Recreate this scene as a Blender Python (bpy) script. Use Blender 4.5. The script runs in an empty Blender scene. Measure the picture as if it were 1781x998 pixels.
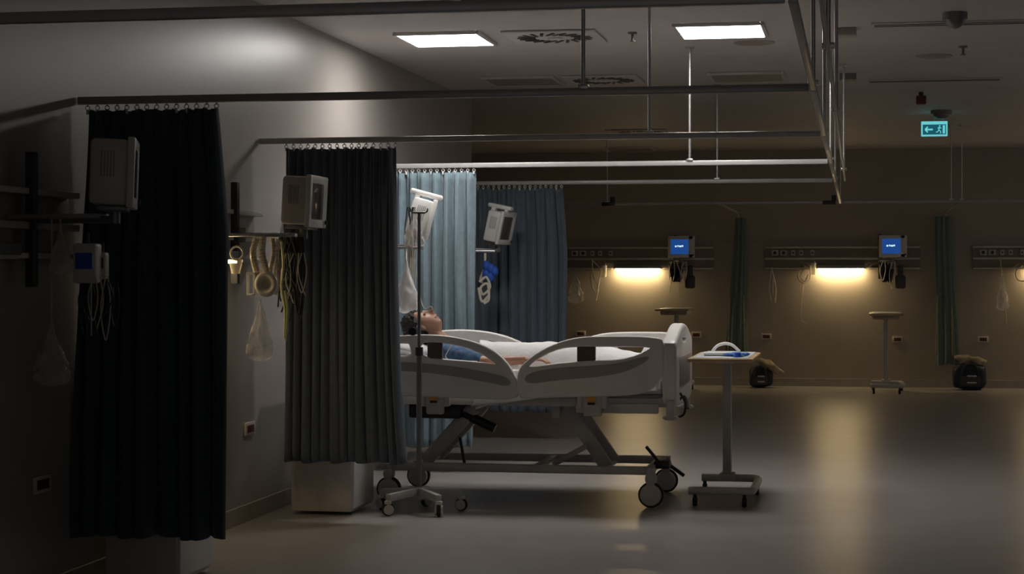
import bpy, bmesh, math, random
from mathutils import Vector, Matrix, noise
R = math.radians; PI = math.pi
random.seed(7)
scn = bpy.context.scene
COL = scn.collection

# ------------------------------------------------------------------ camera, light, exposure
FPX, UC, VH, CZ, YAW = 3240.0, 890.5, 478.0, 1.41, R(10.5)
cam_d = bpy.data.cameras.new('camera'); cam = bpy.data.objects.new('camera', cam_d); COL.objects.link(cam)
cam_d.sensor_width = 36; cam_d.lens = FPX / 1781 * 36; cam_d.shift_y = -21 / 1781
cam_d.clip_start = .05; cam_d.clip_end = 200
cam.location = (0, 0, CZ); cam.rotation_euler = (R(90), 0, YAW)
scn.camera = cam
scn.view_settings.view_transform = 'Standard'; scn.view_settings.look = 'None'
scn.view_settings.exposure = 0.1; scn.view_settings.gamma = 1
try: scn.view_settings.use_curve_mapping = False
except Exception: pass
world = bpy.data.worlds.new('world'); scn.world = world; world.use_nodes = True
WB = world.node_tree.nodes['Background']; WB.inputs[0].default_value = (.92, .90, .90, 1); WB.inputs[1].default_value = .17
PANEL_L = 25.0      # ceiling panels
STRIP_L = 42.0      # warm lamps on the bed head rails

def P(u, v, Y):     # a point seen at photo pixel (u, v) lying at world depth Y
    dx = (u - UC) / FPX; dz = (VH - v) / FPX
    d = Y / (math.cos(YAW) + math.sin(YAW) * dx)
    return Vector((-math.sin(YAW) * d + math.cos(YAW) * dx * d, Y, CZ + dz * d))
CEIL = 3.0
def PC(u, v, z=CEIL):   # a point at height z
    dx = (u - UC) / FPX; d = (z - CZ) * FPX / (VH - v)
    return Vector((-math.sin(YAW) * d + math.cos(YAW) * dx * d, math.cos(YAW) * d + math.sin(YAW) * dx * d, z))

# ------------------------------------------------------------------ materials
def mat(name, c, rough=.5, metal=0., vary=.06, scale=8., bump=0., bscale=60., c2=None, trans=0., alpha=1., sheen=0., stretch=None, spec=.5):
    m = bpy.data.materials.new(name); m.use_nodes = True
    nt = m.node_tree; b = nt.nodes['Principled BSDF']
    b.inputs['Roughness'].default_value = rough; b.inputs['Metallic'].default_value = metal
    b.inputs['Specular IOR Level'].default_value = spec
    tc = nt.nodes.new('ShaderNodeTexCoord'); mp = nt.nodes.new('ShaderNodeMapping')
    nt.links.new(tc.outputs['Object'], mp.inputs[0])
    if stretch: mp.inputs['Scale'].default_value = stretch
    n = nt.nodes.new('ShaderNodeTexNoise'); n.inputs['Scale'].default_value = scale; n.inputs['Detail'].default_value = 4
    nt.links.new(mp.outputs[0], n.inputs['Vector'])
    r = nt.nodes.new('ShaderNodeValToRGB')
    a = c2 if c2 else tuple(x * (1 - vary) for x in c); d = c if c2 else tuple(min(1, x * (1 + vary)) for x in c)
    r.color_ramp.elements[0].position = .35; r.color_ramp.elements[1].position = .65
    r.color_ramp.elements[0].color = (*a, 1); r.color_ramp.elements[1].color = (*d, 1)
    nt.links.new(n.outputs['Fac'], r.inputs[0]); nt.links.new(r.outputs[0], b.inputs['Base Color'])
    if bump:
        n2 = nt.nodes.new('ShaderNodeTexNoise'); n2.inputs['Scale'].default_value = bscale
        nt.links.new(mp.outputs[0], n2.inputs['Vector'])
        bp = nt.nodes.new('ShaderNodeBump'); bp.inputs['Strength'].default_value = bump; bp.inputs['Distance'].default_value = .01
        nt.links.new(n2.outputs['Fac'], bp.inputs['Height']); nt.links.new(bp.outputs[0], b.inputs['Normal'])
    if trans: b.inputs['Transmission Weight'].default_value = trans
    if alpha < 1: b.inputs['Alpha'].default_value = alpha
    if sheen: b.inputs['Sheen Weight'].default_value = sheen
    return m
def emit(name, c, s):
    m = bpy.data.materials.new(name); m.use_nodes = True
    b = m.node_tree.nodes['Principled BSDF']; b.inputs['Base Color'].default_value = (*[x * .5 for x in c], 1)
    b.inputs['Emission Color'].default_value = (*c, 1); b.inputs['Emission Strength'].default_value = s
    return m
M = dict(
    wall=mat('wall_paint', (.36, .335, .312), .36, vary=.03, scale=2, bump=.05, bscale=25),
    wallback=mat('wall_paint_back', (.42, .365, .30), .5, vary=.04, scale=2, bump=.05, bscale=25),
    floor=mat('vinyl_floor', (.385, .36, .345), .30, vary=.05, scale=3, bump=.04, bscale=30),
    ceil=mat('ceiling_paint', (.66, .62, .60), .6, vary=.03, scale=2),
    base=mat('baseboard_vinyl', (.38, .34, .30), .4),
    alu=mat('brushed_aluminium', (.62, .62, .62), .38, 1, .08, 30, stretch=(1, 1, 8)),
    aludark=mat('grey_painted_metal', (.22, .22, .22), .4, .3),
    track=mat('track_enamel', (.46, .45, .44), .35, .2),
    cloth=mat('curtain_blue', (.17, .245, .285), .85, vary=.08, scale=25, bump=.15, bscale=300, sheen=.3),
    clothshade=mat('curtain_blue_shaded', (.115, .15, .19), .85, vary=.08, scale=25, bump=.15, bscale=300, sheen=.3),  # same blue cloth, colour darkened for its place farther from the panels
    clothdeepshade=mat('curtain_blue_deep_shade', (.042, .068, .082), .85, vary=.08, scale=25, bump=.15, bscale=300, sheen=.2),  # same cloth again, the gloom of the unlit foreground painted into its colour
    clothbackshade=mat('curtain_blue_back_shade', (.095, .118, .155), .85, vary=.08, scale=25, bump=.15, bscale=300, sheen=.2),  # same cloth, the shade of its backlit side put into the base colour
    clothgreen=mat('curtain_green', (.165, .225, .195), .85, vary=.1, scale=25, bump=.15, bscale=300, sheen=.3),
    bedplastic=mat('bed_plastic', (.78, .75, .72), .38, vary=.03),
    bedinlay=mat('bed_inlay', (.36, .34, .32), .5, vary=.04),
    bedpanel=mat('bed_control', (.12, .09, .075), .5),
    bedmetal=mat('bed_enamel', (.50, .48, .46), .42, .1),
    rubber=mat('black_rubber', (.018, .018, .018), .6),
    wheel=mat('wheel_cover', (.58, .56, .53), .45),
    white=mat('white_plastic', (.74, .73, .71), .4, vary=.03),
    cream=mat('cream_plastic', (.62, .57, .50), .4, vary=.03),
    linen=mat('white_linen', (.80, .79, .78), .9, vary=.03, bump=.3, bscale=40),
    pillow=mat('pillow_linen', (.74, .74, .75), .9, vary=.03, bump=.2, bscale=30),
    mattress=mat('mattress_cover', (.66, .66, .67), .7, vary=.03),
    orange=mat('orange_label', (.75, .33, .06), .5),
    unitpanel=mat('unit_panel', (.30, .25, .20), .45),
    unitbar=mat('unit_bar', (.60, .56, .50), .4, .3),
    red=mat('red_socket', (.11, .018, .012), .4),
    black=mat('black_plastic', (.02, .02, .022), .4),
    dark=mat('dark_plastic', (.05, .05, .055), .45),
    skin=mat('skin', (.50, .27, .18), .5, vary=.08, scale=20),
    lip=mat('lip_skin', (.34, .13, .10), .45),
    hair=mat('black_hair', (.012, .010, .010), .6, vary=.3, scale=80, bump=.6, bscale=150),
    gown=mat('gown_blue', (.10, .20, .36), .85, c2=(.04, .08, .17), scale=22),
    cab=mat('cabinet_laminate', (.60, .56, .52), .45, vary=.03),
    wood=mat('table_beech', (.58, .40, .22), .4, vary=.12, scale=6, stretch=(1, 12, 1)),
    tray=mat('table_white', (.74, .77, .80), .35, vary=.02),
    blue=mat('blue_glove', (.03, .16, .50), .4),
    bluecloth=mat('blue_wrap', (.03, .11, .55), .6),
    bag=mat('navy_nylon', (.02, .025, .05), .6, vary=.3, scale=12, bump=.3, bscale=25),
    coat=mat('beige_cloth', (.36, .30, .22), .9, vary=.2, scale=14, bump=.4, bscale=30),
    poly=mat('clear_bag', (.80, .76, .78), .25, alpha=.34, vary=.15, scale=18, bump=.8, bscale=22),
    tube=mat('clear_tube', (.75, .68, .58), .25, alpha=.75),
    tubew=mat('white_tube', (.78, .72, .62), .35),
    tubeg=mat('green_tube', (.55, .58, .30), .4),
    hose=mat('corrugated_hose', (.72, .62, .48), .35, vary=.35, scale=40, stretch=(1, 1, 6)),
    cable=mat('black_cable', (.03, .03, .03), .5),
    glass=mat('monitor_glass', (.10, .095, .09), .12),
    bottle=mat('suction_jar', (.85, .78, .62), .15, alpha=.6),
)
M['panel'] = emit('panel_light', (1.0, .965, .93), PANEL_L)
M['strip'] = emit('strip_light', (1.0, .76, .40), STRIP_L)
M['stripdim'] = emit('strip_light_dim', (1.0, .76, .40), STRIP_L * .36)
M['screenblue'] = emit('screen_blue', (.015, .085, .36), .6)
M['screenwhite'] = emit('screen_white', (.6, .85, 1.0), 1.0)
M['exitcyan'] = emit('exit_cyan', (.16, .62, .66), .85)
M['exitdark'] = emit('exit_dark', (.01, .12, .16), .7)

# ------------------------------------------------------------------ mesh helpers
def merge(dst, src):
    me = bpy.data.meshes.new('tmp'); src.to_mesh(me); src.free(); dst.from_mesh(me); bpy.data.meshes.remove(me); return dst
def box(bm, c, s, bev=0., rot=None, seg=2):
    b = bmesh.new(); bmesh.ops.create_cube(b, size=1)
    bmesh.ops.scale(b, vec=Vector(s), verts=b.verts)
    if bev: bmesh.ops.bevel(b, geom=list(b.edges), offset=min(bev, min(s) * .45), segments=seg, affect='EDGES', profile=.5)
    if rot is not None: bmesh.ops.transform(b, matrix=rot.to_4x4(), verts=b.verts)
    bmesh.ops.translate(b, vec=Vector(c), verts=b.verts)
    return merge(bm, b)
def bx(c, s, bev=0., rot=None): return box(bmesh.new(), c, s, bev, rot)
def beam(bm, a, b_, w, h, bev=.004):        # box between two points; w sideways (Y), h across
    a = Vector(a); b_ = Vector(b_); d = b_ - a; L = d.length; x = d.normalized()
    y = Vector((0, 1, 0)) if abs(x.y) < .9 else Vector((1, 0, 0))
    z = x.cross(y).normalized(); y = z.cross(x).normalized()
    return box(bm, (a + b_) / 2, (L, w, h), bev, Matrix((x, y, z)).transposed())
def cyl(bm, a, b_, r, r2=None, n=20, bev=0.):
    a = Vector(a); b_ = Vector(b_); d = b_ - a; r2 = r if r2 is None else r2
    t = bmesh.new(); bmesh.ops.create_cone(t, cap_ends=True, segments=n, radius1=r, radius2=r2, depth=d.length)
    if bev: bmesh.ops.bevel(t, geom=[e for e in t.edges if abs(e.verts[0].co.z - e.verts[1].co.z) < 1e-6], offset=bev, segments=2, affect='EDGES')
    bmesh.ops.transform(t, matrix=d.to_track_quat('Z', 'Y').to_matrix().to_4x4(), verts=t.verts)
    bmesh.ops.translate(t, vec=(a + b_) / 2, verts=t.verts)
    return merge(bm, t)
def sph(bm, c, s, rot=None, sub=3):
    t = bmesh.new(); bmesh.ops.create_icosphere(t, subdivisions=sub, radius=1)
    bmesh.ops.scale(t, vec=Vector(s), verts=t.verts)
    if rot is not None: bmesh.ops.transform(t, matrix=rot.to_4x4(), verts=t.verts)
    bmesh.ops.translate(t, vec=Vector(c), verts=t.verts)
    return merge(bm, t)
def torus(bm, c, R0, r, axis='Y', n=28, k=10, squash=1.):
    vs = []
    for i in range(n):
        a = 2 * PI * i / n; row = []
        for j in range(k):
            b = 2 * PI * j / k; rr = R0 + r * math.cos(b); h = r * math.sin(b)
            p = {'Y': (rr * math.cos(a), h, rr * math.sin(a) * squash), 'Z': (rr * math.cos(a), rr * math.sin(a) * squash, h), 'X': (h, rr * math.cos(a), rr * math.sin(a) * squash)}[axis]
            row.append(bm.verts.new(Vector(c) + Vector(p)))
        vs.append(row)
    for i in range(n):
        for j in range(k):
            bm.faces.new((vs[i][j], vs[(i + 1) % n][j], vs[(i + 1) % n][(j + 1) % k], vs[i][(j + 1) % k]))
    return bm
def spline(pts, sub=8):
    pts = [Vector(p) for p in pts]
    if len(pts) < 3: return pts
    out = []; q = [pts[0] * 2 - pts[1]] + pts + [pts[-1] * 2 - pts[-2]]
    for i in range(1, len(q) - 2):
        a, b, c, d = q[i - 1:i + 3]
        for k in range(sub):
            t = k / sub
            out.append(.5 * ((2 * b) + (c - a) * t + (2 * a - 5 * b + 4 * c - d) * t * t + (3 * b - a - 3 * c + d) * t ** 3))
    out.append(pts[-1]); return out
def tube(bm, pts, r, n=8, sub=8, rib=0., ribn=2):
    ps = spline(pts, sub); up = Vector((.3, .2, 1)).normalized(); prev = None
    for i, p in enumerate(ps):
        t = (ps[min(i + 1, len(ps) - 1)] - ps[max(i - 1, 0)]).normalized()
        x = up.cross(t)
        if x.length < .05: x = Vector((1, 0, 0)).cross(t)
        x.normalize(); y = t.cross(x); up = t.cross(x) if False else up
        rr = r * (1 + (rib if (i // 1) % ribn == 0 else 0))
        ring = [bm.verts.new(p + x * rr * math.cos(2 * PI * k / n) + y * rr * math.sin(2 * PI * k / n)) for k in range(n)]
        if prev:
            for k in range(n): bm.faces.new((prev[k], prev[(k + 1) % n], ring[(k + 1) % n], ring[k]))
        else: bm.faces.new(ring[::-1])
        prev = ring
    bm.faces.new(prev); return bm
def tb(pts, r, **k): return tube(bmesh.new(), pts, r, **k)
def root_loc(p):
    v = Vector((0, 0, 0))
    while p: v += p.location; p = p.parent
    return v
def link(name, me, m, parent=None, smooth=True, world_coords=False):
    if smooth:
        for f in me.polygons: f.use_smooth = True
        if hasattr(me, 'set_sharp_from_angle'): me.set_sharp_from_angle(angle=R(38))
    o = bpy.data.objects.new(name, me); COL.objects.link(o)
    if m is not None:
        me.materials.clear(); me.materials.append(M[m] if isinstance(m, str) else m)
    if parent:
        o.parent = parent
        if world_coords: me.transform(Matrix.Translation(-root_loc(parent)))
    return o
def obj(name, bm, m, parent=None, w=False, smooth=True):
    bmesh.ops.recalc_face_normals(bm, faces=bm.faces)
    me = bpy.data.meshes.new(name); bm.to_mesh(me); bm.free()
    return link(name, me, m, parent, smooth, w)
def tag(o, label, cat, group=None):
    o['label'] = label; o['category'] = cat
    if group: o['group'] = group
    return o
def thing(name, label, cat, loc=(0, 0, 0), rz=0., group=None):
    o = bpy.data.objects.new(name, None); COL.objects.link(o); o.empty_display_size = .1
    o.location = loc; o.rotation_euler = (0, 0, rz); return tag(o, label, cat, group)
def struct(name, bm, m, parent=None, smooth=False):
    o = obj(name, bm, m, parent, smooth=smooth)
    if not parent: o['kind'] = 'structure'
    return o
def single(name, bm, m, label, cat, group=None):    # a thing that is one mesh, origin at its base centre
    me_ = [v.co for v in bm.verts]
    c = Vector(((min(p.x for p in me_) + max(p.x for p in me_)) / 2, (min(p.y for p in me_) + max(p.y for p in me_)) / 2, min(p.z for p in me_)))
    bmesh.ops.translate(bm, vec=-c, verts=bm.verts)
    o = obj(name, bm, m); o.location = c; return tag(o, label, cat, group)
def dup(root, loc, rz, label, group=None):
    def cp(o, par):
        c = o.copy(); COL.objects.link(c); c.parent = par
        for ch in list(o.children): cp(ch, c)
        return c
    r = cp(root, None); r.location = loc; r.rotation_euler = (0, 0, rz); r['label'] = label
    if group: r['group'] = group
    return r
def evaluated(o):   # bake an object's modifiers, return the new mesh
    dg = bpy.context.evaluated_depsgraph_get(); dg.update()
    me = bpy.data.meshes.new_from_object(o.evaluated_get(dg)); return me
def plate(outlines, ext, bev, smooth_curve=True):   # 2D outlines (first outer, rest holes) -> rounded plate, in local XY with thickness in Z
    cu = bpy.data.curves.new('tmp', 'CURVE'); cu.dimensions = '2D'; cu.fill_mode = 'BOTH'
    cu.extrude = ext; cu.bevel_depth = bev; cu.bevel_resolution = 2
    for o_ in outlines:
        pts = o_
        sp = cu.splines.new('POLY'); sp.points.add(len(pts) - 1)
        for i, p in enumerate(pts): sp.points[i].co = (p[0], p[1], 0, 1)
        sp.use_cyclic_u = True
    o = bpy.data.objects.new('tmp', cu); COL.objects.link(o)
    me = evaluated(o); bpy.data.objects.remove(o); bpy.data.curves.remove(cu)
    return me
def rnd_outline(pts, it=2):     # Chaikin corner rounding
    for _ in range(it):
        q = []
        for i in range(len(pts)):
            a = pts[i]; b = pts[(i + 1) % len(pts)]
            q += [(a[0] * .75 + b[0] * .25, a[1] * .75 + b[1] * .25), (a[0] * .25 + b[0] * .75, a[1] * .25 + b[1] * .75)]
        pts = q
    return pts
def remeshed(bm, voxel, smooth=6, name='tmp'):
    me = bpy.data.meshes.new(name); bm.to_mesh(me); bm.free()
    o = bpy.data.objects.new('tmp', me); COL.objects.link(o)
    r = o.modifiers.new('r', 'REMESH'); r.mode = 'VOXEL'; r.voxel_size = voxel
    s = o.modifiers.new('s', 'SMOOTH'); s.factor = .5; s.iterations = smooth
    out = evaluated(o); bpy.data.objects.remove(o); return out
def capsule(bm, a, b, r0, r1):
    a = Vector(a); b = Vector(b); cyl(bm, a, b, r0, r1, 14); sph(bm, a, (r0,) * 3, sub=2); return sph(bm, b, (r1,) * 3, sub=2)

# ------------------------------------------------------------------ room
XL, YE, YB = -3.44, 16.55, 23.9
struct('floor', bx((-1, 10.5, -.1), (14.4, 27.2, .2)), 'floor')
struct('ceiling', bx((-1, 10.5, CEIL + .1), (14.4, 27.2, .2)), 'ceil')
struct('wall_left', bx((XL - .1, (YE - 3) / 2, 1.5), (.2, YE + 3, 3)), 'wall')
struct('wall_return', bx(((XL - .2 - 8) / 2, YE - .1, 1.5), (8 + XL - .2, .2, 3)), 'wall')
struct('wall_back', bx((-1, YB + .1, 1.5), (14.4, .2, 3)), 'wallback')
struct('wall_far_left', bx((-8.1, (YE + YB) / 2 , 1.5), (.2, YB - YE - .02, 3)), 'wallback')
struct('wall_right', bx((6.1, 5.5, 1.5), (.2, 17, 3)), 'wall')   # gap left open past it so the world fills the back with added light
struct('baseboard_left', bx((XL + .006, (YE - 3) / 2, .05), (.012, YE + 3, .10), .003), 'base')
struct('baseboard_back', bx((-1, YB - .006, .05), (13.9, .012, .10), .003), 'base')

# ------------------------------------------------------------------ ceiling fittings
def light_panel(cx, cy, w, d, label, lit=True):
    t = thing('ceiling_light' , label, 'ceiling light', (cx, cy, CEIL - .02), 0, None)
    f = bmesh.new()
    for sx in (-1, 1): box(f, (sx * (w / 2 + .012), 0, .008), (.024, d + .048, .022), .003)
    for sy in (-1, 1): box(f, (0, sy * (d / 2 + .012), .008), (w, .024, .022), .003)
    obj('frame', f, 'ceil', t)
    obj('diffuser', bx((0, 0, .008), (w, d, .012)), 'panel' if lit else 'base', t)
    return t
light_panel(-2.71, 12.2, .53, .61, 'bright white square ceiling panel above the head of the occupied bed')
light_panel(-.865, 12.1, .53, .61, 'bright white square ceiling panel above the foot of the occupied bed')
for (u, v, lb) in ((910, 139, 'unlit square panel flush in the ceiling, left of the farther swirl vent'),
                   (1300, 132, 'unlit square panel flush in the ceiling, beyond the right lit panel'),
                   (1095, 258, 'unlit square panel in the far dark ceiling, closest to the back wall')):
    p = PC(u, v); light_panel(p.x, p.y, .55, .58, lb, False)
def swirl(u, v, label, s=.6):
    p = PC(u, v); t = thing('ceiling_vent', label, 'air vent', (p.x, p.y, CEIL - .012), 0)
    obj('plate', bx((0, 0, .003), (s, s, .012), .003), 'ceil', t)
    n = 20; b = bmesh.new()
    for i in range(n):
        a = 2 * PI * i / n; r = .19
        box(b, (r * math.cos(a), r * math.sin(a), -.004), (.13, .022, .008), .002, Matrix.Rotation(a + .5, 3, 'Z'))
    obj('swirl_slots', b, 'dark', t)
    c = bmesh.new(); cyl(c, (0, 0, -.012), (0, 0, 0), .05, n=24); obj('hub', c, 'ceil', t)
swirl(965, 62, 'square ceiling vent with a ring of dark swirl slots, between the two lit panels', .62)
swirl(1050, 137, 'farther swirl ceiling vent, seen just above the second curtain track', .6)
swirl(1115, 228, 'dim swirl ceiling vent in the dark far ceiling', .6)
def disc_thing(name, u, v, r, h, m, label, cat, dome=False):
    p = PC(u, v); b = bmesh.new()
    cyl(b, (p.x, p.y, CEIL - h * .4), (p.x, p.y, CEIL), r, n=24)
    if dome: sph(b, (p.x, p.y, CEIL - h * .4), (r * .8, r * .8, h * .6), sub=2)
    else: cyl(b, (p.x, p.y, CEIL - h), (p.x, p.y, CEIL - h * .4), r * .6, r * .9, n=24)
    return single(name, b, m, label, cat)
disc_thing('ceiling_camera', 1661, 22, .075, .10, 'aludark', 'grey dome camera on the ceiling near the top right', 'camera', True)
disc_thing('smoke_detector', 1637, 192, .10, .09, 'aludark', 'dark round detector on the ceiling above the green exit sign', 'smoke detector', True)
disc_thing('ceiling_speaker', 1625, 97, .13, .015, 'base', 'flat round grey disc on the ceiling between the two slot vents', 'speaker')
disc_thing('ceiling_hatch', 1312, 74, .14, .012, 'base', 'small flat round cap just behind the right lit ceiling panel', 'ceiling cap')
for (u, v, lb) in ((1100, 56, 'small sprinkler head on the ceiling between the two lit panels'), (1675, 80, 'small sprinkler head on the ceiling beside the flat round disc'),
                   ):
    p = PC(u, v); b = bmesh.new(); cyl(b, (p.x, p.y, CEIL - .012), (p.x, p.y, CEIL), .03); cyl(b, (p.x, p.y, CEIL - .06), (p.x, p.y, CEIL), .009)
    cyl(b, (p.x, p.y, CEIL - .063), (p.x, p.y, CEIL - .057), .02); single('sprinkler_head', b, 'aludark', lb, 'sprinkler')
def slot(u0, u1, v, label):
    a = PC(u0, v); L = PC(u1, v).x - a.x
    t = thing('slot_vent', label, 'air vent', (a.x + L / 2, a.y, CEIL - .01), 0)
    obj('frame', bx((0, 0, .004), (L, .14, .012), .003), 'ceil', t)
    b = bmesh.new()
    for s in (-.035, .035): box(b, (0, s, -.003), (L - .04, .022, .004))
    obj('slots', b, 'dark', t)
slot(1515, 1830, 42, 'long linear slot vent in the ceiling at the top right, the nearer one')
slot(1508, 1740, 140, 'long linear slot vent in the ceiling at the right, the farther one')
for (u, v, m, lb) in ((1472, 50, 'base', 'small grey box on the ceiling at the left end of the nearer slot vent'),
                      (1475, 129, 'aludark', 'small dark box on the ceiling at the left end of the farther slot vent')):
    p = PC(u, v); single('sensor_box', bx((p.x, p.y, CEIL - .025), (.13, .16, .05), .008), m, lb, 'ceiling box')
p = PC(1602, 160); t = thing('alarm_beacon', 'dark red square beacon hanging under the ceiling left of the exit sign', 'alarm', (p.x, p.y, CEIL))
obj('body', bx((0, 0, -.07), (.085, .07, .075), .008), 'red', t); obj('stem', cyl(bmesh.new(), (0, 0, -.04), (0, 0, 0), .02), 'dark', t)
# exit sign
e = P(1625, 224, 18.6); t = thing('exit_sign', 'glowing turquoise exit sign with arrow and running figure under the ceiling', 'exit sign', e)
obj('frame', bx((0, 0, 0), (.25, .035, .145), .004), 'exitcyan', t)
obj('face', bx((0, -.0185, -.008), (.222, .004, .098)), 'exitdark', t)
b = bmesh.new(); box(b, (-.05, -.0225, -.008), (.07, .004, .016)); box(b, (-.075, -.0225, .006), (.035, .004, .014), 0, Matrix.Rotation(R(-45), 3, 'Y')); box(b, (-.075, -.0225, -.022), (.035, .004, .014), 0, Matrix.Rotation(R(45), 3, 'Y'))
obj('arrow', b, 'exitcyan', t)
b = bmesh.new(); sph(b, (.05, -.0215, .026), (.008, .003, .008), sub=2)
for a_, c_ in (((.048, 0, .016), (.042, 0, -.012)), ((.042, 0, -.012), (.06, 0, -.028)), ((.06, 0, -.028), (.058, 0, -.048)), ((.042, 0, -.012), (.03, 0, -.032)), ((.03, 0, -.032), (.014, 0, -.034)), ((.048, 0, .012), (.066, 0, .002)), ((.048, 0, .012), (.03, 0, .004))):
    beam(b, (a_[0], -.0215, a_[2]), (c_[0], -.0215, c_[2]), .003, .008, 0)
box(b, (.09, -.0215, -.008), (.022, .003, .08))
obj('running_figure', b, 'exitcyan', t)
obj('hanger', cyl(bmesh.new(), (0, 0, .07), (0, 0, CEIL - e.z), .006), 'alu', t)

# ------------------------------------------------------------------ curtain tracks
ZR = CZ + .78                  # underside region of the tracks
BY = [5.29, 7.86, 10.43, 13.0, 15.57]; XS = -.18
def track(name_label, a, b, rods, rodr=.009, sec=.03):
    a = Vector(a); b = Vector(b)
    t = thing('curtain_track', name_label, 'curtain track', (a + b) / 2)
    k = bmesh.new(); d = (b - a)
    s = (d.length, sec, sec + .004) if abs(d.x) > abs(d.y) else (sec, d.length, sec + .004)
    box(k, (a + b) / 2, s, .005); obj('rail', k, 'track', t, True)
    for p in rods:
        r = bmesh.new(); cyl(r, (p[0], p[1], ZR + .015), (p[0], p[1], CEIL), rodr, n=12)
        cyl(r, (p[0], p[1], CEIL - .012), (p[0], p[1], CEIL), .03, n=16); box(r, (p[0], p[1], ZR + .02), (.045, .045, .02), .004)
        obj('hanger_rod', r, 'alu', t, True)
    return t
ord_ = ['nearest curtain track, a dark bar crossing the very top of the view', 'second curtain track, dark bar carrying the near-black curtain',
        'third curtain track, carrying the charcoal curtain in front of the bed', 'fourth curtain track, brightly lit white bar behind the bed carrying the light blue curtain',
        'fifth curtain track, carrying the slate blue curtain']
for i, y in enumerate(BY):
    track(ord_[i], (XL + (.0 if i != 2 else .0) + .005, y, ZR), (XS - .02, y, ZR), [(-1.148, y)] + ([(XS, y)]))
for i in range(5):
    y0 = (BY[i] + .02) ; y1 = (BY[i + 1] - .02) if i < 4 else 20.27
    track(['length of side track running away from the nearest crossbar to the second', 'length of side track between the second and third crossbars', 'length of side track past the foot of the occupied bed', 'length of side track between the fourth and fifth crossbars', 'farthest length of side track reaching the long crossbar near the back wall'][i],
          (XS, y0, ZR), (XS, y1, ZR), [], sec=.026)
track('slimmer outer rail running beside the side tracks', (XS + .08, 4.2, ZR), (XS + .08, 15.6, ZR), [(XS + .08, 6.6), (XS + .08, 9.2), (XS + .08, 14.3)], sec=.016)
track('long thin track across the room in front of the back wall bays', (-6, 20.3, ZR), (5.9, 20.3, ZR), [(-5.2, 20.3), (-2.7, 20.3), (XS, 20.3), (.98, 20.3), (1.09, 20.3), (3.6, 20.3)], .006, .024)
for u, lb in ((1058, 'black junction clamp on the long far track, above the slate curtain side'), (1442, 'black junction clamp on the long far track where the side track meets it')):
    p = P(u, 350, 20.28); b = bmesh.new(); box(b, (p.x, p.y - .02, ZR - .005), (.14, .05, .045), .008); box(b, (p.x + .05, p.y - .02, ZR + .04), (.05, .05, .07), .008)
    single('track_clamp', b, 'black', lb, 'clamp')
for k, (x, lb) in enumerate(((-4.05, 'short track running back to the wall at the left of the far bays'), (-1.48, 'short track holding the first green tied curtain at the back wall'), (1.08, 'short track holding the second green tied curtain at the back wall'))):
    track(lb, (x, 20.33, ZR), (x, YB - .01, ZR), [], sec=.022)

# ------------------------------------------------------------------ curtains
def curtain(x0, x1, y, zt, zb, folds, amp, m, label, seed=0, flare0=0., flare1=0., axis='X', lean=0., group=None, fp=None):
    rn = random.Random(seed); nz = 30; nx = folds * 14
    ph = [rn.uniform(-.5, .5) for _ in range(folds + 2)]; am = [rn.uniform(.35, 1.35) for _ in range(folds + 2)]
    t = thing('privacy_curtain', label, 'curtain', ((x0 + x1) / 2, y, zb), 0, group)
    b = bmesh.new(); rows = []
    for j in range(nz + 1):
        w = j / nz; z = zt + (zb - zt) * w; row = []
        for i in range(nx + 1):
            s = i / nx; q = s * folds; k = int(q); fr = q - k
            p_ = ph[k] * (1 - fr) + ph[k + 1] * fr; a = am[k] * (1 - fr) + am[k + 1] * fr
            wob = .35 * math.sin(w * 3.1 + k * 1.7 + seed)
            off = amp * (.35 + .65 * min(1, w * 4)) * a * math.sin(2 * PI * (q + p_ * w * .8) + wob * w)
            off += amp * .42 * math.sin(2 * PI * q * 2 + seed * 2 + 1.3 * w) * (1 - w) ** 3 + amp * .05 * math.sin(2 * PI * q * 3.1 + 4 * w + seed) + amp * .25 * math.sin(2 * PI * q * .31 + seed + w)
            ee = .3 * amp * math.cos(2 * PI * (q + p_ * w)) * (.5 + .5 * w)
            x = x0 + (x1 - x0) * s + ee - flare0 * w * (1 - s) ** 2 + flare1 * (min(1, w * 3.5) if fp is None else w ** fp) * s ** 3
            zz = z + (.006 * math.sin(2 * PI * q) if j == 0 else 0) - .006 * math.cos(q * 2.1) * w
            row.append(b.verts.new((x, y + off + lean * w, zz) if axis == 'X' else (x, y + off, zz)))
        rows.append(row)
    for j in range(nz):
        for i in range(nx): b.faces.new((rows[j][i], rows[j][i + 1], rows[j + 1][i + 1], rows[j + 1][i]))
    o = obj('cloth', b, m, t, True)
    md = o.modifiers.new('thick', 'SOLIDIFY'); md.thickness = .003
    nh = int(round((x1 - x0) / .045))
    for i in range(nh + 1):
        x = x0 + (x1 - x0) * i / nh; h = bmesh.new()
        torus(h, (x, y, zt + .012), .010, .0025, 'Y', 12, 6); cyl(h, (x, y, zt + .018), (x, y, ZR - .012), .0035, n=8)
        box(h, (x, y, zt - .006), (.012, .012, .022), .003)
        obj('curtain_hook', h, 'white', t, True)
    return t
ZT = ZR - .045
curtain(-3.39, -2.60, BY[0], ZT, .245, 9, .06, 'clothdeepshade', 'added near-black curtain on the nearest track, unseen past the left edge, shading the bay', 5)  # added out of view to keep front light off the left bay
curtain(-3.39, -2.785, BY[1], ZT, .245, 8, .06, 'clothdeepshade', 'near-black shaded curtain drawn at the left foreground', 3, .06, .05)
curtain(-3.27, -2.615, BY[2], ZT, .325, 13, .045, 'clothbackshade', 'charcoal-shaded pleated curtain hanging in front of the head of the bed', 11, .02, .06, fp=3)
curtain(-3.36, -2.685, BY[3], ZT, .18, 8, .06, 'cloth', 'light blue lit curtain hanging behind the patient', 23, 0, .0)
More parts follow.
